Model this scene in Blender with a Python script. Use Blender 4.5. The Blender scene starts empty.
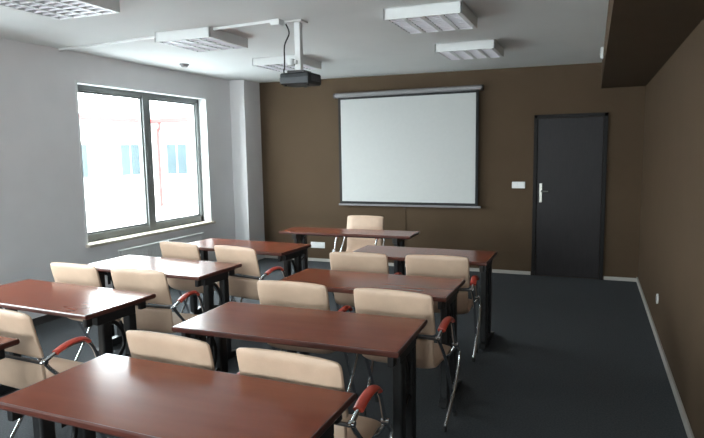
import bpy, bmesh, math, random
from mathutils import Vector, Matrix
random.seed(7)
SC = bpy.context.scene
COL = SC.collection

# ------------------------------------------------------------------ camera
YAW, PITCH, ROLL, F = -0.3977, 0.1155, -0.0163, 571.35
CAMZ = 1.6254
cd = bpy.data.cameras.new('camera'); cam = bpy.data.objects.new('camera', cd); COL.objects.link(cam)
cd.sensor_fit = 'HORIZONTAL'; cd.sensor_width = 36.0; cd.lens = 36.0 * F / 704.0
cd.clip_start = 0.02; cd.clip_end = 300
fw = Vector((math.sin(YAW) * math.cos(PITCH), math.cos(YAW) * math.cos(PITCH), -math.sin(PITCH)))
rt = Vector((math.cos(YAW), -math.sin(YAW), 0)); up = rt.cross(fw)
r2 = rt * math.cos(ROLL) + up * math.sin(ROLL); u2 = -rt * math.sin(ROLL) + up * math.cos(ROLL)
m = Matrix((r2, u2, -fw)).transposed().to_4x4(); m.translation = (0, 0, CAMZ)
cam.matrix_world = m
SC.camera = cam

# ------------------------------------------------------------------ world, exposure
w = bpy.data.worlds.new('overcast_sky'); SC.world = w; w.use_nodes = True
bg = w.node_tree.nodes['Background']
bg.inputs[0].default_value = (0.93, 0.96, 1.0, 1)
bg.inputs[1].default_value = 28.0
SC.view_settings.view_transform = 'Standard'
SC.view_settings.look = 'None'
SC.view_settings.gamma = 1.0
SC.view_settings.use_curve_mapping = False
SC.view_settings.exposure = -0.05
SC.cycles.use_denoising = True
SC.cycles.max_bounces = 10
SC.cycles.diffuse_bounces = 6
SC.cycles.transparent_max_bounces = 12
SC.cycles.sample_clamp_indirect = 8.0

# room dimensions
XL, XR, YB, YF = -4.963, 0.558, 7.666, -4.2
H_L, H_R = 2.708, 2.655          # the ceiling dips slightly towards the soffit
XS, ZS = 0.075, 2.348            # soffit along the right wall
WY0, WY1, WZ0, WZ1 = 4.49, 6.65, 0.69, 2.40     # window in the left wall
VY0, VY1 = 0.55, 2.75            # second window, out of view, added to let in more sky light
WT = 0.30
FX0, FX1 = -3.4, 0.3  # ends of the opening added behind the camera
def ceil_z(x): return H_L + (H_R - H_L) * (x - XL) / (XS - XL)

# sky portals in the window openings (they emit nothing, they only guide sky sampling)
def portal(loc, rot, sx, sy):
    ld = bpy.data.lights.new('window_portal', 'AREA'); ld.shape = 'RECTANGLE'
    ld.size = sx; ld.size_y = sy; ld.cycles.is_portal = True
    lo = bpy.data.objects.new('window_portal', ld); COL.objects.link(lo)
    lo.location = loc; lo.rotation_euler = rot
for (a, b) in ((WY0, WY1), (VY0, VY1)):
    portal((XL - WT - .01, (a + b) / 2, (WZ0 + WZ1) / 2), (0, -math.pi / 2, 0), WZ1 - WZ0 + .02, b - a + .02)
portal(((FX0 + FX1) / 2, YF - .21, (WZ0 + WZ1) / 2), (math.pi / 2, 0, 0), FX1 - FX0 + .02, WZ1 - WZ0 + .02)

# ------------------------------------------------------------------ materials
def mat(name, col, rough=0.6, metal=0.0, coat=0.0, noise=0.0, nscale=20.0, bump=0.0, bscale=None, spec=0.5, coat_rough=0.1, stretch=None, col2=None):
    M = bpy.data.materials.new(name); M.use_nodes = True
    nt = M.node_tree; p = nt.nodes['Principled BSDF']
    p.inputs['Base Color'].default_value = (*col, 1); p.inputs['Roughness'].default_value = rough
    p.inputs['Metallic'].default_value = metal; p.inputs['Coat Weight'].default_value = coat
    p.inputs['Coat Roughness'].default_value = coat_rough
    p.inputs['Specular IOR Level'].default_value = spec
    tc = nt.nodes.new('ShaderNodeTexCoord'); mp = nt.nodes.new('ShaderNodeMapping')
    nt.links.new(tc.outputs['Object'], mp.inputs[0])
    if stretch: mp.inputs['Scale'].default_value = stretch
    if noise or col2:
        n = nt.nodes.new('ShaderNodeTexNoise'); n.inputs['Scale'].default_value = nscale; n.inputs['Detail'].default_value = 5
        nt.links.new(mp.outputs[0], n.inputs['Vector'])
        r = nt.nodes.new('ShaderNodeValToRGB')
        c2 = col2 or tuple(c * (1 + noise) for c in col)
        c1 = col if col2 else tuple(c * (1 - noise) for c in col)
        r.color_ramp.elements[0].position = 0.35; r.color_ramp.elements[1].position = 0.65
        r.color_ramp.elements[0].color = (*c1, 1); r.color_ramp.elements[1].color = (*c2, 1)
        nt.links.new(n.outputs['Fac'], r.inputs[0]); nt.links.new(r.outputs[0], p.inputs['Base Color'])
    if bump:
        n2 = nt.nodes.new('ShaderNodeTexNoise'); n2.inputs['Scale'].default_value = bscale or nscale * 4; n2.inputs['Detail'].default_value = 3
        nt.links.new(mp.outputs[0], n2.inputs['Vector'])
        b = nt.nodes.new('ShaderNodeBump'); b.inputs['Strength'].default_value = bump; b.inputs['Distance'].default_value = 0.01
        nt.links.new(n2.outputs['Fac'], b.inputs['Height']); nt.links.new(b.outputs[0], p.inputs['Normal'])
    return M
M = dict(
    wall=mat('grey_white_wall_paint', (0.72, 0.705, 0.715), 0.85, noise=0.02, nscale=3, bump=0.05, bscale=60, spec=0.3),
    brown=mat('brown_wall_paint', (0.070, 0.046, 0.0275), 0.75, noise=0.04, nscale=2, bump=0.06, bscale=60, spec=0.12),
    ceiling=mat('ceiling_paint', (0.76, 0.77, 0.76), 0.9, noise=0.015, nscale=2, spec=0.2),
    carpet=mat('blue_grey_carpet', (0.046, 0.050, 0.055), 0.95, nscale=90, col2=(0.068, 0.073, 0.078), bump=0.5, bscale=300, spec=0.15),
    base=mat('beige_grey_skirting', (0.36, 0.34, 0.31), 0.5),
    wood=mat('mahogany_laminate', (0.172, 0.040, 0.019), 0.20, nscale=4, col2=(0.195, 0.048, 0.023), stretch=(0.5, 4, 4), spec=0.15),
    edge=mat('dark_red_edging', (0.085, 0.022, 0.014), 0.3, noise=0.1, nscale=8, coat=0.3),
    arm=mat('red_stained_beech', (0.50, 0.050, 0.026), 0.28, nscale=10, col2=(0.42, 0.042, 0.022), stretch=(8, 1, 8), coat=0.5),
    leather=mat('cream_leather', (0.52, 0.365, 0.265), 0.48, noise=0.04, nscale=12, bump=0.12, bscale=160),
    piping=mat('cream_piping', (0.60, 0.44, 0.30), 0.5, noise=0.03),
    chrome=mat('chrome_tube', (0.62, 0.63, 0.65), 0.16, metal=1.0, noise=0.02),
    darkbar=mat('dark_steel_bar', (0.05, 0.045, 0.045), 0.35, metal=0.4, noise=0.05),
    black=mat('black_powder_coat', (0.010, 0.010, 0.011), 0.42, noise=0.1, nscale=40),
    rubber=mat('black_rubber', (0.012, 0.012, 0.012), 0.8, noise=0.1),
    door=mat('black_brown_door_laminate', (0.017, 0.015, 0.016), 0.45, nscale=6, col2=(0.021, 0.018, 0.019), stretch=(9, 9, 0.8), spec=0.14),
    doorframe=mat('black_door_frame', (0.008, 0.007, 0.007), 0.6, noise=0.1, spec=0.2),
    steel=mat('brushed_steel', (0.24, 0.235, 0.215), 0.35, metal=1.0, noise=0.03),
    frame=mat('grey_window_aluminium', (0.16, 0.17, 0.165), 0.45, noise=0.04),
    white=mat('white_plastic', (0.70, 0.70, 0.70), 0.4, noise=0.01),
    reveal=mat('white_reveal_plaster', (0.74, 0.75, 0.75), 0.8, noise=0.01),
    sill=mat('pale_sill_board', (0.50, 0.44, 0.36), 0.4, noise=0.03, nscale=8),
    lampbody=mat('white_lamp_enamel', (0.74, 0.75, 0.75), 0.4, noise=0.01),
    louvre=mat('white_satin_louvre', (0.90, 0.87, 0.92), 0.35, metal=0.1, noise=0.02),
    lampin=mat('lamp_inner_tray', (0.06, 0.06, 0.065), 0.5, noise=0.03),
    canvas=mat('matt_white_screen_cloth', (0.47, 0.475, 0.465), 0.9, noise=0.01, spec=0.2),
    screencase=mat('grey_screen_casing', (0.17, 0.16, 0.165), 0.4, noise=0.02),
    blackcloth=mat('black_screen_border', (0.012, 0.012, 0.013), 0.85, noise=0.1),
    projector=mat('dark_grey_projector_plastic', (0.014, 0.016, 0.018), 0.45, noise=0.05, nscale=30, spec=0.3),
    projfront=mat('grey_projector_panel', (0.055, 0.06, 0.065), 0.35, noise=0.05),
    lens=mat('dark_lens_glass', (0.01, 0.012, 0.02), 0.05, noise=0.05, coat=1.0),
    render=mat('white_render_facade', (0.80, 0.79, 0.77), 0.9, noise=0.03, nscale=2),
    redtrim=mat('red_gutter_metal', (0.37, 0.053, 0.051), 0.8, noise=0.05, spec=0.0),
    farglass=mat('distant_window_glass', (0.048, 0.064, 0.070), 0.6, noise=0.1, nscale=1, spec=0.0),
    roof=mat('snowy_roof', (0.80, 0.80, 0.82), 0.9, noise=0.05, nscale=1.5),
    vent=mat('grey_roof_vent', (0.40, 0.42, 0.44), 0.6, noise=0.05),
    snow=mat('snow_on_ground', (0.82, 0.84, 0.86), 0.9, noise=0.03, nscale=1, bump=0.4, bscale=2),
    tube=mat('fluorescent_tube_glass', (0.85, 0.85, 0.85), 0.3, noise=0.01),
)
g = bpy.data.materials.new('window_glass'); g.use_nodes = True
nt = g.node_tree; nt.nodes.remove(nt.nodes['Principled BSDF'])
tr = nt.nodes.new('ShaderNodeBsdfTransparent'); tr.inputs[0].default_value = (0.93, 0.97, 0.96, 1)
gl = nt.nodes.new('ShaderNodeBsdfGlossy'); gl.inputs['Roughness'].default_value = 0.02
lw = nt.nodes.new('ShaderNodeLayerWeight'); lw.inputs[0].default_value = 0.15
pw_ = nt.nodes.new('ShaderNodeMath'); pw_.operation = 'POWER'; pw_.inputs[1].default_value = 5.0
fr = nt.nodes.new('ShaderNodeMath'); fr.operation = 'MULTIPLY_ADD'; fr.inputs[1].default_value = 0.7; fr.inputs[2].default_value = 0.03
nt.links.new(lw.outputs['Facing'], pw_.inputs[0]); nt.links.new(pw_.outputs[0], fr.inputs[0])
mx = nt.nodes.new('ShaderNodeMixShader')
nt.links.new(fr.outputs[0], mx.inputs[0]); nt.links.new(tr.outputs[0], mx.inputs[1]); nt.links.new(gl.outputs[0], mx.inputs[2])
nt.links.new(mx.outputs[0], nt.nodes['Material Output'].inputs[0])
M['glass'] = g
p_ = M['tube'].node_tree.nodes['Principled BSDF']
p_.inputs['Emission Color'].default_value = (0.95, 0.93, 1.0, 1); p_.inputs['Emission Strength'].default_value = 0.15

# ------------------------------------------------------------------ mesh helpers
class MB:
    def __init__(s): s.b = bmesh.new()
    def _add(s, t, mtx):
        t.transform(mtx)
        me = bpy.data.meshes.new('t'); t.to_mesh(me); t.free(); s.b.from_mesh(me); bpy.data.meshes.remove(me)
    def box(s, lo, hi, bev=0.0, seg=2, mtx=None):
        t = bmesh.new(); bmesh.ops.create_cube(t, size=1)
        d = [hi[i] - lo[i] for i in range(3)]; c = [(hi[i] + lo[i]) / 2 for i in range(3)]
        bmesh.ops.scale(t, vec=d, verts=t.verts); bmesh.ops.translate(t, vec=c, verts=t.verts)
        if bev: bmesh.ops.bevel(t, geom=t.edges[:], offset=bev, segments=seg, affect='EDGES', profile=0.5)
        s._add(t, mtx or Matrix()); return s
    def cyl(s, p, q, r, n=20, r2=None):
        p, q = Vector(p), Vector(q); d = q - p
        t = bmesh.new(); bmesh.ops.create_cone(t, cap_ends=True, segments=n, radius1=r, radius2=r if r2 is None else r2, depth=d.length)
        s._add(t, Matrix.Translation((p + q) / 2) @ d.to_track_quat('Z', 'Y').to_matrix().to_4x4()); return s
    def ball(s, c, r, sc=(1, 1, 1)):
        t = bmesh.new(); bmesh.ops.create_uvsphere(t, u_segments=20, v_segments=12, radius=r)
        s._add(t, Matrix.Translation(c) @ Matrix.Diagonal((*sc, 1))); return s
    def tube(s, pts, r, n=10, sub=3, flat=None):
        """round (or oval: flat=(rx,rz)) tube along a smoothed path"""
        P = [Vector(p) for p in pts]
        Q = []
        for i in range(len(P) - 1):
            a, b, c, d = P[max(i - 1, 0)], P[i], P[i + 1], P[min(i + 2, len(P) - 1)]
            for k in range(sub):
                u = k / sub
                Q.append(0.5 * ((2 * b) + (c - a) * u + (2 * a - 5 * b + 4 * c - d) * u * u + (3 * b - a - 3 * c + d) * u ** 3))
        Q.append(P[-1])
        rings = []; side = None
        for i, q in enumerate(Q):
            t = (Q[min(i + 1, len(Q) - 1)] - Q[max(i - 1, 0)]).normalized()
            if side is None: side = t.orthogonal().normalized() if flat is None else (Vector((1, 0, 0)) - t * t.x).normalized()
            else: side = (side - t * side.dot(t)).normalized()
            o = t.cross(side)
            rx, rz = flat if flat else (r, r)
            rings.append([s.b.verts.new(q + side * rx * math.cos(2 * math.pi * k / n) + o * rz * math.sin(2 * math.pi * k / n)) for k in range(n)])
        for A, B in zip(rings, rings[1:]):
            for k in range(n): s.b.faces.new((A[k], A[(k + 1) % n], B[(k + 1) % n], B[k]))
        s.b.faces.new(rings[0][::-1]); s.b.faces.new(rings[-1]); return s
    def prism(s, poly, axis, a, b, bev=0.0, seg=2):
        """extrude a 2D polygon along an axis from a to b; poly coords are the other two axes in order"""
        t = bmesh.new()
        def mk(u, v, wv):
            return {'x': (wv, u, v), 'y': (u, wv, v), 'z': (u, v, wv)}[axis]
        A = [t.verts.new(mk(u, v, a)) for u, v in poly]; B = [t.verts.new(mk(u, v, b)) for u, v in poly]
        n = len(poly)
        t.faces.new(A); t.faces.new(B[::-1])
        for k in range(n): t.faces.new((A[k], B[k], B[(k + 1) % n], A[(k + 1) % n]))
        bmesh.ops.recalc_face_normals(t, faces=t.faces)
        if bev:
            es = [e for e in t.edges if len(e.link_faces) == 2 and e.calc_face_angle(0) > 0.7]
            bmesh.ops.bevel(t, geom=es, offset=bev, segments=seg, affect='EDGES', profile=0.5)
        s._add(t, Matrix()); return s
    def build(s, name, m, parent=None, loc=None, smooth=True, label=None, soft=False):
        bmesh.ops.recalc_face_normals(s.b, faces=s.b.faces)
        me = bpy.data.meshes.new(name); s.b.to_mesh(me); s.b.free()
        me.materials.append(m)
        if smooth:
            for p in me.polygons: p.use_smooth = True
            me.set_sharp_from_angle(angle=math.radians(38))
        o = bpy.data.objects.new(name, me); COL.objects.link(o)
        if smooth and not soft:
            wn = o.modifiers.new('weighted_normals', 'WEIGHTED_NORMAL'); wn.keep_sharp = True; wn.weight = 100
        if parent: o.parent = parent
        if loc: o.location = loc
        if label: o['label'] = label
        return o
def tag(o, label, cat, group=None):
    o['label'] = label; o['category'] = cat
    if group: o['group'] = group
    return o
def thing(name, label, cat, loc=(0, 0, 0), rz=0.0, group=None):
    o = bpy.data.objects.new(name, None); COL.objects.link(o); o.empty_display_size = 0.2
    o.location = loc; o.rotation_euler = (0, 0, rz)
    return tag(o, label, cat, group)
def struct(o): o['kind'] = 'structure'; return o
def copy_tree(o, parent=None):
    c = o.copy(); COL.objects.link(c)
    if parent: c.parent = parent
    for ch in list(o.children): copy_tree(ch, c)
    return c

# ------------------------------------------------------------------ room shell
struct(MB().box((XL - WT, YF - .2, -.12), (XR + .2, YB + .2, 0)).build('floor', M['carpet']))
t = MB()
xa, xb = XL - WT, XR + .2
t.prism([(xa, ceil_z(xa)), (xb, ceil_z(xb)), (xb, 2.95), (xa, 2.95)], 'y', YF - .2, YB + .2)
struct(t.build('ceiling', M['ceiling'], smooth=False))
t = MB()
ys = [YF - .2, VY0, VY1, WY0, WY1, YB + .2]
top = 2.72
for i in (0, 2, 4): t.box((XL - WT, ys[i], 0), (XL, ys[i + 1], top))
for a, b in ((VY0, VY1), (WY0, WY1)):
    t.box((XL - WT, a, 0), (XL, b, WZ0)); t.box((XL - WT, a, WZ1), (XL, b, top))
struct(t.build('wall_left', M['wall'], smooth=False))
struct(MB().box((XL, YB, 0), (XR, YB + .2, 2.72)).build('wall_back', M['brown'], smooth=False))
struct(MB().box((XR, YF - .2, 0), (XR + .2, YB + .2, 2.72)).build('wall_right', M['brown'], smooth=False))
t = MB()                          # wall behind the camera, with a wide opening added for fill light
t.box((XL, YF - .2, 0), (FX0, YF, 2.72)).box((FX1, YF - .2, 0), (XR, YF, 2.72))
t.box((FX0, YF - .2, 0), (FX1, YF, WZ0)).box((FX0, YF - .2, WZ1), (FX1, YF, 2.72))
struct(t.build('wall_front', M['wall'], smooth=False))
t = MB()
for x_ in (FX0, (FX0 * 2 + FX1) / 3, (FX0 + FX1 * 2) / 3, FX1 - .06): t.box((x_, YF - .14, WZ0), (x_ + .06, YF - .07, WZ1), .004)
t.box((FX0, YF - .14, WZ0), (FX1, YF - .07, WZ0 + .07), .004).box((FX0, YF - .14, WZ1 - .06), (FX1, YF - .07, WZ1), .004)
w3 = struct(t.build('window_3', M['frame']))  # unseen window, added so the room is lit from behind too
MB().box((FX0 + .02, YF - .108, WZ0 + .02), (FX1 - .02, YF - .102, WZ1 - .02)).build('pane', M['glass'], w3)
struct(MB().box((XS, YF, ZS), (XR, YB, 2.70)).build('trim_1', M['brown'], smooth=False))            # boxed soffit
struct(MB().box((XL, 7.235, 0), (-4.716, YB, 2.715)).build('trim_2', M['wall'], smooth=False))      # white pilaster
# skirtings
struct(MB().box((-4.716, YB - .015, 0), (-0.70, YB, .045), .003).box((0.175, YB - .015, 0), (XR, YB, .045), .003).build('baseboard_back', M['base']))
struct(MB().box((XR - .016, YF, 0), (XR, YB - .015, .062), .004).build('baseboard_right', M['base']))
struct(MB().box((XL, YF, 0), (XL + .015, 7.235, .075), .004).build('baseboard_left', M['darkbar']))

# ---- windows
def window(n, y0, y1):
    fx = XL - 0.12               # room face of the frame
    d = 0.065
    t = MB()
    pw = 0.062
    t.box((fx - d, y0, WZ0), (fx, y0 + pw, WZ1), .004); t.box((fx - d, y1 - pw, WZ0), (fx, y1, WZ1), .004)
    t.box((fx - d, y0, WZ0), (fx, y1, WZ0 + .085), .004); t.box((fx - d, y0, WZ1 - pw), (fx, y1, WZ1), .004)
    ym = (y0 + y1) / 2 + 0.05
    t.box((fx - d, ym - .062, WZ0), (fx + .006, ym + .062, WZ1), .005)
    fr = t.build('window_%d' % n, M['frame']); struct(fr)
    for a, b in ((y0 + pw, ym - .062), (ym + .062, y1 - pw)):
        s = MB(); q = .022; z0, z1 = WZ0 + .085, WZ1 - pw
        s.box((fx - d + .008, a, z0), (fx - .018, a + q, z1), .003).box((fx - d + .008, b - q, z0), (fx - .018, b, z1), .003)
        s.box((fx - d + .008, a, z0), (fx - .018, b, z0 + q), .003).box((fx - d + .008, a, z1 - q), (fx - .018, b, z1), .003)
        sh = s.build('window_sash', M['frame'], fr)
        MB().box((fx - .045, a + q - .004, z0 + q - .004), (fx - .039, b - q + .004, z1 - q + .004)).build('pane', M['glass'], sh)
    r = MB()
    e = 0.004
    r.box((fx - .0, y0 - .02, WZ0), (XL + e, y0 + e, WZ1)); r.box((fx, y1 - e, WZ0), (XL + e, y1 + .02, WZ1))
    r.box((fx, y0 - .02, WZ1 - e), (XL + e, y1 + .02, WZ1 + .02))
    r.build('window_reveal', M['reveal'], fr)
    MB().box((fx, y0 - .03, WZ0 - .03), (XL + .05, y1 + .04, WZ0 + .004), .006).build('window_sill', M['sill'], fr)
window(1, WY0, WY1)
window(2, VY0, VY1)  # unseen, added because the first window alone leaves the room dark

# ---- door in the back wall
dl, dr, dt = -0.69, 0.165, 2.06
t = MB(); fwid = .045
t.box((dl, YB - .03, 0), (dl + fwid, YB, dt), .004).box((dr - fwid, YB - .03, 0), (dr, YB, dt), .004).box((dl, YB - .03, dt - fwid), (dr, YB, dt), .004)
door = struct(t.build('door_1', M['doorframe']))
MB().box((dl + fwid + .003, YB - .018, .008), (dr - fwid - .003, YB - .001, dt - fwid - .003), .003).build('door_leaf', M['door'], door)
h = MB().box((-.612, YB - .027, .955), (-.575, YB - .018, 1.20), .004)
h.cyl((-.594, YB - .027, 1.10), (-.594, YB - .065, 1.10), .010).tube([(-.594, YB - .06, 1.10), (-.56, YB - .065, 1.10), (-.50, YB - .062, 1.10)], .010)
h.cyl((-.594, YB - .027, 1.005), (-.594, YB - .031, 1.005), .010)
h.build('door_handle', M['steel'], door, label='steel lever handle on a long plate')

# ------------------------------------------------------------------ beyond the window: the courtyard
struct(MB().box((-40, -12, -.5), (XL - WT - .02, 40, -.35)).build('ground', M['snow']))
b = thing('courtyard_building', 'low white building with red gutters across the courtyard outside the window', 'building', (-16, 17.85, -.35))
wall = MB().box((-4, -16, 0), (0, 4, 3.3)).box((0, 0, 0), (7, 4, 3.3)).build('facade', M['render'], b, smooth=False)
t = MB()
t.prism([(-4.4, 3.9), (.35, 3.3), (.35, 3.42), (-4.4, 4.6)], 'y', -16.2, 4.4)
t.prism([(-.35, 3.3), (4.4, 3.9), (4.4, 4.6), (-.35, 3.42)], 'x', -2, 7.2)
t.build('roof', M['roof'], b, smooth=False)
MB().box((0.25, -16, 3.22), (.42, -.25, 3.38), .03).box((.25, -.42, 3.22), (7, -.25, 3.38), .03).build('gutter', M['redtrim'], b, label='red gutter')
MB().tube([(.75, -.34, 3.22), (.62, -.2, 3.0), (.42, -.08, 2.86), (.42, -.08, 1.5), (.42, -.08, 0)], .055).build('downpipe', M['redtrim'], b, label='red downpipe')
for y in (-13.2, -10.2, -7.2, -4.15, -1.7):
    fr_ = MB().box((-.01, y, 1.22), (.03, y + 1.05, 2.47), .01).build('window', M['vent'], b)
    MB().box((.02, y + .06, 1.28), (.04, y + .50, 2.41)).box((.02, y + .56, 1.28), (.04, y + .99, 2.41)).build('pane', M['farglass'], fr_)
for x in (.72, 3.2, 5.2):
    fr_ = MB().box((x, -.03, 1.22), (x + 1.05, .01, 2.47), .01).build('window', M['vent'], b)
    MB().box((x + .06, -.04, 1.28), (x + .50, -.02, 2.41)).box((x + .56, -.04, 1.28), (x + .99, -.02, 2.41)).build('pane', M['farglass'], fr_)
MB().box((-2.2, -3.2, 3.9), (-1.6, -2.4, 4.5), .03).build('roof_vent', M['vent'], b)

# ------------------------------------------------------------------ radiator
y0, y1 = 4.86, 6.34
r = thing('radiator', 'white panel radiator on the wall under the window', 'radiator', (XL, (y0 + y1) / 2, 0.14))
L = (y1 - y0) / 2
t = MB()
for x in (.045, .095):
    t.box((x, -L, 0), (x + .010, L, .425), .004)
    n = 36
    for k in range(n):
        yy = -L + .03 + (2 * L - .06) * (k + .5) / n
        t.box((x + (.008 if x > .06 else -.004), yy - .012, .03), (x + (.014 if x > .06 else .002), yy + .012, .395), .002)
t.build('panel', M['white'], r)
MB().box((.040, -L, .424), (.112, L, .436), .003).build('top_grille', M['white'], r)
for yy in (-L * .7, L * .7): MB().box((0.001, yy, .05), (.046, yy + .03, .38), .002).build('bracket', M['white'], r)
MB().cyl((.075, -L - .03, .05), (.075, -L + .002, .05), .012).cyl((.075, -L - .03, .03), (.075, -L - .03, .085), .017).tube([(.075, -L - .03, .03), (.075, -L - .03, -.10), (.075, -L - .03, -.14)], .008).build('valve', M['chrome'], r)

# ------------------------------------------------------------------ wall things
def plate(name, label, cat, loc, wdt, hgt, gangs, switch=False):
    o = thing(name, label, cat, loc)
    MB().box((-wdt / 2, -.012, -hgt / 2), (wdt / 2, 0, hgt / 2), .004).build('face_plate', M['white'], o)
    for k in range(gangs):
        cx = -wdt / 2 + wdt * (k + .5) / gangs; s = wdt / gangs * .38
        if switch: MB().box((cx - s, -.017, -hgt * .36), (cx + s, -.011, hgt * .36), .003).build('rocker', M['white'], o)
        else:
            MB().cyl((cx, -.011, 0), (cx, -.016, 0), min(s, .030), 24).build('socket_insert', M['white'], o)
    return o
plate('light_switch', 'white double light switch on the brown wall left of the door', 'light switch', (-.871, YB, 1.175), .165, .085, 2, True)
plate('wall_socket', 'white power socket strip low on the back wall behind the teacher desk', 'socket', (-3.785, YB, .249), .235, .09, 2)
o = thing('wall_socket', 'small round white socket low on the brown right wall', 'socket', (XR, 5.44, .335))
MB().cyl((0, 0, 0), (-.012, 0, 0), .043, 32).build('face_plate', M['white'], o)
MB().cyl((-.011, 0, 0), (-.016, 0, 0), .022, 24).build('socket_insert', M['screencase'], o)
o = thing('wall_sensor', 'slim white sensor box on the soffit edge high at right', 'sensor', (XS, 6.56, 2.60))
MB().box((-.028, -.035, -.06), (0, .035, .08), .006).build('housing', M['white'], o)
MB().box((-.032, -.02, -.03), (-.026, .02, .01), .003).build('sensor_window', M['screencase'], o)

# ------------------------------------------------------------------ projection screen
sx0, sx1, sz0, sz1 = -3.386, -1.371, .885, 2.405
s = thing('projection_screen', 'large white pull-down projection screen with grey casing on the brown wall', 'projection screen', ((sx0 + sx1) / 2, YB - .070, sz1))
hw = (sx1 - sx0) / 2
prof = [(-.040, .0), (-.052, .018), (-.052, .046), (-.036, .062), (.040, .062), (.060, .05), (.060, .0)]
MB().prism(prof, 'x', -hw - .025, hw + .025, .004).build('casing', M['screencase'], s)
for sg in (-1, 1):
    e = MB().prism([(u * 1.08, v * 1.04 - .002) for u, v in prof], 'x', min(sg * (hw + .024), sg * (hw + .045)), max(sg * (hw + .024), sg * (hw + .045)), .003)
    e.build('end_cap', M['darkbar'], s)
H_ = sz1 - sz0
MB().box((-hw + .01, -.003, -H_ + .01), (hw - .01, .0, .01)).build('border', M['blackcloth'], s, label='black border of the screen cloth')
MB().box((-hw + .050, -.006, -H_ + .045), (hw - .045, -.003, -.03)).build('canvas', M['canvas'], s, label='matt white screen cloth')
MB().box((-hw - .005, -.018, -H_ - .018), (hw + .03, .014, -H_ + .010), .006).build('bottom_bar', M['screencase'], s)
MB().tube([(-.02, -.005, -H_ - .02), (-.02, -.012, -H_ - .035), (0, -.012, -H_ - .04), (0, -.005, -H_ - .02)], .004).build('pull_handle', M['darkbar'], s)
tag(MB().box((-2.418, YB - .007, .045), (-2.396, YB, .86), .003).build('cable_duct', M['brown']), 'thin brown cable duct running down the wall below the screen', 'cable duct')

# ------------------------------------------------------------------ projector and its ceiling mount
mz = ceil_z(-2.2)
mt = thing('projector_mount', 'white ceiling pole that carries the projector', 'projector mount', (-2.205, 4.2, mz))
MB().box((-.085, -.06, -.014), (.06, .06, 0), .004).build('ceiling_plate', M['white'], mt)
MB().box((-.026, -.026, -.395), (.026, .026, -.01), .006).build('pole', M['white'], mt)
MB().cyl((-.05, -.045, -.350), (-.05, -.045, -.300), .030).ball((-.05, -.045, -.325), .030).box((-.05, -.05, -.34), (0, 0, -.31), .004).build('ball_joint', M['white'], mt)
MB().box((-.075, -.07, -.409), (.075, .07, -.392), .004).build('bottom_plate', M['darkbar'], mt)
pr = thing('projector', 'dark grey projector hanging from the white ceiling pole', 'projector', (-2.207, 4.23, 2.172))
MB().box((-.130, -.125, .004), (.130, .115, .096), .016, 3).build('housing', M['projector'], pr)
MB().box((-.126, -.131, .012), (.126, -.122, .060), .004).build('front_panel', M['projfront'], pr, label='lighter grey front panel')
MB().cyl((.055, .110, .052), (.055, .140, .052), .034, 28).build('lens_ring', M['projfront'], pr)
MB().cyl((.055, .137, .052), (.055, .143, .052), .025, 28).build('lens', M['lens'], pr)
v = MB()
for k in range(7): v.box((.129, -.07 + k * .022, .03), (.133, -.059 + k * .022, .075), .001)
v.build('vent_grille', M['projfront'], pr)
for fx_, fy_ in ((-.10, -.09), (.10, -.09), (0, .08)): MB().cyl((fx_, fy_, -.006), (fx_, fy_, .006), .012).build('foot', M['rubber'], pr)
tag(MB().tube([(-2.275, 4.125, mz - .03), (-2.262, 4.15, mz - .10), (-2.30, 4.14, mz - .19), (-2.305, 4.14, mz - .30), (-2.308, 4.14, mz - .38), (-2.315, 4.14, 2.30), (-2.318, 4.15, 2.274)], .006, 8, 5)
    .build('projector_cable', M['rubber']), 'black cable looping from the ceiling to the projector', 'cable')
dk = MB()
def duct(xa, xb, ya, yb):

    a = Vector((xa, ya, 0)); b2 = Vector((xb, yb, 0)); d = (b2 - a).normalized(); s_ = Vector((-d.y, d.x, 0)) * .016
    vs = []
    for p in (a, b2):
        z1 = ceil_z(p.x) + .002; z0 = z1 - .022
        for q, z in ((p - s_, z0), (p + s_, z0), (p + s_, z1), (p - s_, z1)): vs.append(dk.b.verts.new((q.x, q.y, z)))
    for f in ((0, 1, 2, 3), (7, 6, 5, 4), (0, 4, 5, 1), (1, 5, 6, 2), (2, 6, 7, 3), (3, 7, 4, 0)): dk.b.faces.new([vs[i] for i in f])
def duct_y(x): return 4.31 + (4.09 - 4.31) * (x - XL) / (-2.36 - XL)
duct(XL, -3.553, 4.31, duct_y(-3.553))
tag(dk.build('ceiling_cable_duct', M['white'], smooth=False), 'white ceiling cable trunking from the window wall to the square light', 'cable duct')
dk = MB()
duct(-2.967, -2.376, duct_y(-2.967), duct_y(-2.376))
tag(dk.build('ceiling_cable_duct', M['white'], smooth=False), 'white ceiling cable trunking between the square light and the projector mount', 'cable duct')
tag(MB().box((-2.375, 4.05, mz - .045), (-2.295, 4.13, mz + .001), .006).build('junction_box', M['white']), 'small white ceiling junction box at the end of the trunking', 'junction box')
sd = thing('smoke_detector', 'small round detector on the ceiling near the window wall', 'smoke detector', (-4.50, 5.65, ceil_z(-4.5)))
MB().cyl((0, 0, -.014), (0, 0, .002), .055, 32).build('base', M['screencase'], sd)
MB().cyl((0, 0, -.036), (0, 0, -.013), .034, 32, .046).build('sensing_head', M['screencase'], sd)

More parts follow.
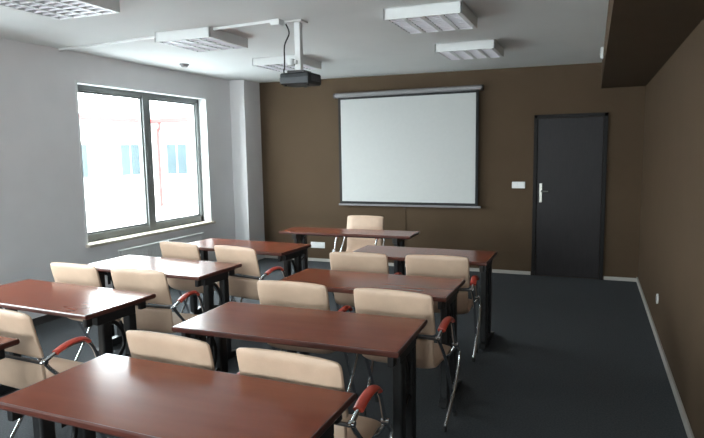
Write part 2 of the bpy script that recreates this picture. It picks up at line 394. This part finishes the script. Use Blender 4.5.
# ------------------------------------------------------------------ ceiling lights
def make_lamp():
    t = thing('ceiling_light', '', 'ceiling light', group='square louvred ceiling lights')
    S, D_ = .29, .084
    b_ = MB(); e = .014
    b_.box((-S, -S, -.006), (S, S, 0))
    for sg in (-1, 1):
        b_.box((min(sg * S, sg * (S - e)), -S, -D_), (max(sg * S, sg * (S - e)), S, -.001), .002)
        b_.box((-S, min(sg * S, sg * (S - e)), -D_), (S, max(sg * S, sg * (S - e)), -.001), .002)
    b_.build('housing', M['lampbody'], t)
    MB().box((-S + e, -S + e, -.020), (S - e, S - e, -.008)).build('inner_tray', M['lampin'], t)
    lo = MB(); I = S - e
    cw = 2 * I / 4
    for k in range(5):       # parabolic ribs along y
        x = -I + cw * k
        wl = .020 if k in (0, 4) else .016
        xa_, xb_ = (x - wl if k else x), (x + wl if k < 4 else x)
        lo.prism([(xa_, -D_ + .001), (xb_, -D_ + .001), (min(x + .004, xb_), -.030), (max(x - .004, xa_), -.030)], 'y', -I, I)
    lo.build('louvre', M['lampbody'], t)
    bl = MB()
    for j in range(9):
        y = -I + 2 * I * j / 8
        bl.prism([(y - .007, -D_ + .003), (y + .007, -D_ + .003), (y + .0015, -.045), (y - .0015, -.045)], 'x', -I, I)
    bl.build('cross_blades', M['louvre'], t)
    for k in range(4):
        x = -I + cw * (k + .5)
        MB().cyl((x, -I + .01, -.034), (x, I - .01, -.034), .010, 14).build('fluorescent_tube', M['tube'], t)
    return t
LAMPS = [(-3.30, 2.84, 'nearest square louvred ceiling light, cut by the top left corner of the photo'),
         (-3.26, 4.365, 'square louvred ceiling light beside the white cable trunking'),
         (-3.25, 5.91, 'square louvred ceiling light half hidden behind the projector'),
         (-1.155, 4.385, 'nearer square louvred ceiling light in front of the projection screen, right of the projector'),
         (-1.165, 5.915, 'farther square louvred ceiling light above the right end of the projection screen')]
proto = make_lamp()
for i, (x, y, lb) in enumerate(LAMPS):
    o = proto if i == 0 else copy_tree(proto)
    o.location = (x, y, ceil_z(x)); o.rotation_euler = (0, math.atan((H_L - H_R) / (XS - XL)), 0); o['label'] = lb

# ------------------------------------------------------------------ desks
TH = .75
def make_desk(W, D_, inset=.046):
    t = thing('desk', '', 'desk')
    hx, hy = W / 2, D_ / 2
    e = .007
    MB().box((-hx + e, -hy + e, TH - .027), (hx - e, hy - e, TH), .0015).build('tabletop', M['wood'], t, label='glossy mahogany coloured top')
    ed = MB()
    z0, z1 = TH - .028, TH - .0005
    pr_ = [(0, z1), (.004, z1), (.008, z1 - .006), (.0085, z0 + .008), (.004, z0), (0, z0)]
    hy2, hx2 = hy - e, hx - e
    ring = []
    for u, z in pr_:
        ring.append([ed.b.verts.new((sx * (hx2 + u), sy * (hy2 + u), z)) for sx, sy in ((-1, -1), (1, -1), (1, 1), (-1, 1))])
    for A, B in zip(ring, ring[1:] + ring[:1]):
        for k in range(4): ed.b.faces.new((A[k], A[(k + 1) % 4], B[(k + 1) % 4], B[k]))
    ed.build('edge_band', M['edge'], t, smooth=False, label='darker red rounded edge')
    for sg in (-1, 1):
        xc = sg * (hx - inset)
        ys_ = hy / .267
        lg = MB()
        # mounting plate under the top, curved gusset and cross head
        lg.box((xc - .035, -.21 * ys_, TH - .036), (xc + .035, .19 * ys_, TH - .027), .002)
        lg.box((xc - .028, -.175, TH - .090), (xc + .028, .115, TH - .034), .006)
        gp = [(xc + sg * (u + .0), TH + v) for u, v in [(-.02, -.20), (-.030, -.13), (-.050, -.085), (-.085, -.055), (-.125, -.036), (-.02, -.036)]]
        lg.prism(gp, 'y', -.045, -.015, .002)
        leg = lg.build('leg', M['black'], t)
        for yc in (-.104, .088):
            MB().box((xc - .027, yc - .034, .05), (xc + .027, yc + .034, TH - .085), .014, 3).build('column', M['black'], leg)
        br = MB()
        br.tube([(xc, -.085, TH - .10), (xc, -.020, TH - .115), (xc, .030, TH - .19), (xc, .030, TH - .27), (xc, -.015, TH - .33), (xc, -.085, TH - .36)], .01, 8, 4, flat=(.009, .013))
        br.tube([(xc, .055, TH - .34), (xc, .0, TH - .36), (xc, -.085, TH - .43)], .01, 8, 4, flat=(.009, .011))
        br.build('brace', M['black'], leg)
        fo = MB()
        fl = hy + .015
        fn = -min(.175, fl)
        pts = [(fn, .016), (fn + .015, .036), (-.14, .052), (-.05, .078), (.05, .078), (.17, .052), (fl - .02, .034), (fl, .016), (fl, .010), (fn, .010)]
        fo.prism(pts, 'x', xc - .030, xc + .030, .006)
        ft = fo.build('foot', M['black'], leg)
        MB().cyl((xc, fn + .03, 0), (xc, fn + .03, .014), .018).build('levelling_pad', M['rubber'], leg)
        MB().cyl((xc, fl - .035, 0), (xc, fl - .035, .014), .018).build('levelling_pad', M['rubber'], leg)
        for yy in (-hy + .05, hy - .075):
            MB().box((xc - .015, yy - .022, TH - .085), (xc + .015, yy + .022, TH - .026), .006).build('linking_clip', M['black'], t)
    MB().box((-hx + .07, -.035, TH - .062), (hx - .07, -.005, TH - .030), .003).build('cross_bar', M['black'], t)
    return t
DESKS = [(-1.3815, 1.5895, -.0035, 'nearest mahogany desk, across the bottom left foreground'),
         (-1.3742, 2.5603, .0269, 'mahogany desk second from the front in the column nearer the door'),
         (-1.3882, 3.5801, -.0113, 'mahogany desk third from the front in the column nearer the door'),
         (-1.3463, 4.7487, -.0035, 'mahogany desk at the far end of the column nearer the door, before the teacher desk'),
         (-3.1632, 1.5959, 0, 'mahogany desk of which only a corner shows at the left edge of the photo'),
         (-3.1691, 2.5666, -.0389, 'mahogany desk at left with a bright window reflection on its right half'),
         (-3.2015, 3.5931, -.0280, 'mahogany desk under the window almost covered by white reflection'),
         (-3.1101, 4.6592, -.0486, 'mahogany desk at the far end of the window column, near the radiator')]
proto = make_desk(1.2133, .534)
for i, (x, y, r_, lb) in enumerate(DESKS):
    o = proto if i == 0 else copy_tree(proto)
    o.location = (x, y, 0); o.rotation_euler = (0, 0, r_); o['label'] = lb; o['group'] = 'mahogany desks in two columns'
td = make_desk(1.5447, .4066, .175); td.name = 'teacher_desk'
td.location = (-2.5006, 5.8418, 0); td.rotation_euler = (0, 0, .0175)
td['label'] = 'longer teacher desk set across the room in front of the projection screen'

# ------------------------------------------------------------------ chairs (local y forward, origin on the floor under the seat)
def slab(mb, path, th, hw, bev, crown=0.0, nx=8):
    """upholstered pad: side-view centre path (y,z) given thickness and half width, rounded edges"""
    P = [Vector((0, y, z)) for y, z in path]
    Q = []
    for i in range(len(P) - 1):
        a, b_, c, d = P[max(i - 1, 0)], P[i], P[i + 1], P[min(i + 2, len(P) - 1)]
        for k in range(4):
            u = k / 4
            Q.append(0.5 * ((2 * b_) + (c - a) * u + (2 * a - 5 * b_ + 4 * c - d) * u * u + (3 * b_ - a - 3 * c + d) * u ** 3))
    Q.append(P[-1])
    n = len(Q)
    tot = sum((Q[i + 1] - Q[i]).length for i in range(n - 1)); acc = 0
    rings = []
    for i, q in enumerate(Q):
        if i: acc += (Q[i] - Q[i - 1]).length
        t = (Q[min(i + 1, n - 1)] - Q[max(i - 1, 0)]).normalized()
        no = Vector((0, -t.z, t.y))
        de = min(acc, tot - acc)                          # distance to the nearer end
        k = 1.0 if de > bev else math.sqrt(max(0.0, 1 - (1 - de / bev) ** 2)) * .75 + .25
        wr = .012 if de <= .0001 else (.003 if de < .02 else 0)
        h = th / 2 * k; W_ = hw - wr
        loop = []
        xs_ = [-1 + 2 * j / nx for j in range(nx + 1)]
        for side in (1, -1):
            for x in (xs_ if side == 1 else xs_[::-1]):
                edge = 1 if abs(x) < .999 else .45
                loop.append(mb.b.verts.new(Vector((x * W_, 0, 0)) + q + no * (side * h * edge * (1 + .0)) + no * (crown * (1 - x * x))))
        # soft side bulge
        rings.append(loop)
    m_ = len(rings[0])
    for A, B in zip(rings, rings[1:]):
        for k in range(m_): mb.b.faces.new((A[k], A[(k + 1) % m_], B[(k + 1) % m_], B[k]))
    mb.b.faces.new(rings[0][::-1]); mb.b.faces.new(rings[-1])
def finish_soft(o):
    md = o.modifiers.new('soft', 'SUBSURF'); md.levels = 1; md.render_levels = 1
def make_chair():
    t = thing('conference_chair', '', 'chair')
    HW = .243
    b_ = MB(); slab(b_, [(-.170, .600), (-.189, .67), (-.211, .76), (-.231, .855)], .040, HW, .030, -.010)
    bk = b_.build('backrest', M['leather'], t, soft=True); finish_soft(bk)
    s_ = MB(); slab(s_, [(-.172, .588), (-.169, .53), (-.160, .455), (-.130, .416), (-.07, .404), (.06, .406), (.16, .416), (.215, .406)], .050, HW - .012, .035, -.004)
    st = s_.build('seat', M['leather'], t, soft=True); finish_soft(st)
    MB().box((-HW - .010, -.206, .587), (HW + .010, -.190, .601), .003).build('back_bar', M['darkbar'], t, label='dark steel bar across the back seam')
    MB().tube([(-.262, .148, .442), (-.20, .14, .376), (0, .14, .372), (.20, .14, .376), (.262, .148, .442)], .010).build('seat_rail', M['chrome'], t)
    for sg in (-1, 1):
        x = sg * .256
        f = MB()
        f.tube([(sg * (HW + .003), -.198, .594), (x, -.190, .595), (x, -.165, .604), (x, -.12, .620), (x, -.04, .634), (x, .03, .634), (x, .075, .622), (x, .104, .592), (x, .126, .545), (x + sg * .004, .142, .480), (x + sg * .014, .160, .436), (x + sg * .026, .175, .385), (x + sg * .022, .12, .25), (x + sg * .012, .02, .11), (x + sg * .002, -.065, .012)], .0105, 10, 4)
        f.tube([(x - sg * .002, -.183, .592), (x + sg * .006, -.16, .55), (x + sg * .006, -.05, .42), (x + sg * .006, .06, .21), (x + sg * .004, .150, .012)], .0105, 10, 4)
        fr_ = f.build('side_frame', M['chrome'], t)
        MB().cyl((x + sg * .002, -.070, 0), (x + sg * .002, -.063, .03), .014, 14).build('floor_glide', M['rubber'], fr_)
        MB().cyl((x + sg * .004, .152, 0), (x + sg * .004, .145, .03), .014, 14).build('floor_glide', M['rubber'], fr_)
        MB().cyl((x - sg * .014, -.185, .594), (x + sg * .014, -.185, .594), .013, 16).build('joint', M['chrome'], fr_)
        MB().cyl((x - sg * .010, .150, .455), (x + sg * .026, .150, .455), .014, 16).build('joint', M['chrome'], fr_)
        a = MB()
        a.tube([(x, -.120, .622), (x, -.08, .637), (x, -.03, .648), (x, .020, .649), (x, .056, .642), (x, .082, .622)], .01, 14, 4, flat=(.024, .0135))
        a.build('armrest', M['arm'], t, label='red stained wooden armrest')
    return t
ch = make_chair()
# (back-top x, back-top y, rotation, label) - the origin lies 0.25 in front of the back's top
CHAIRS = [(-1.077, 1.878, -1.8, 'cream leather chair beyond the foreground desk, right one, bright red armrest showing'),
          (-1.684, 1.899, -2.7, 'cream leather chair beyond the foreground desk, left one of that pair'),
          (-1.662, 2.983, 1.5, 'cream leather chair at the third door-side desk, left one of the pair'),
          (-1.016, 2.975, -2.7, 'cream leather chair at the third door-side desk, right one, chrome legs on the aisle'),
          (-1.659, 4.055, 3.3, 'cream leather chair at the far desk of the door-side column, left one of the pair'),
          (-1.05, 4.117, 4.3, 'cream leather chair at the far desk of the door-side column, right one near the aisle'),
          (-3.475, 2.994, -1.5, 'cream leather chair against the window wall, far left behind the desk with the bright reflection'),
          (-2.862, 2.985, 1.5, 'cream leather chair at the window desk covered by white reflection, whole back showing'),
          (-3.39, 4.047, -7.1, 'cream leather chair below the window, left one at the far desk'),
          (-2.774, 4.014, -9.5, 'cream leather chair turned slightly, right one at the far desk near the pilaster'),
          (-2.792, 1.937, -2, 'large cream leather chair cut by the left edge of the photo with a red armrest')]
for i, (x, y, r_, lb) in enumerate(CHAIRS):
    o = ch if i == 0 else copy_tree(ch)
    a = math.radians(r_)
    o.location = (x - math.sin(a) * .230, y + math.cos(a) * .230, 0); o.rotation_euler = (0, 0, a)
    o['label'] = lb; o['group'] = 'cream conference chairs at the desks'
o = copy_tree(ch); a = math.radians(180 + .7)
o.location = (-2.554, 6.52 - .230, 0); o.rotation_euler = (0, 0, a)
o['label'] = 'cream leather chair behind the teacher desk, facing the room'; o['group'] = 'cream conference chairs at the desks'
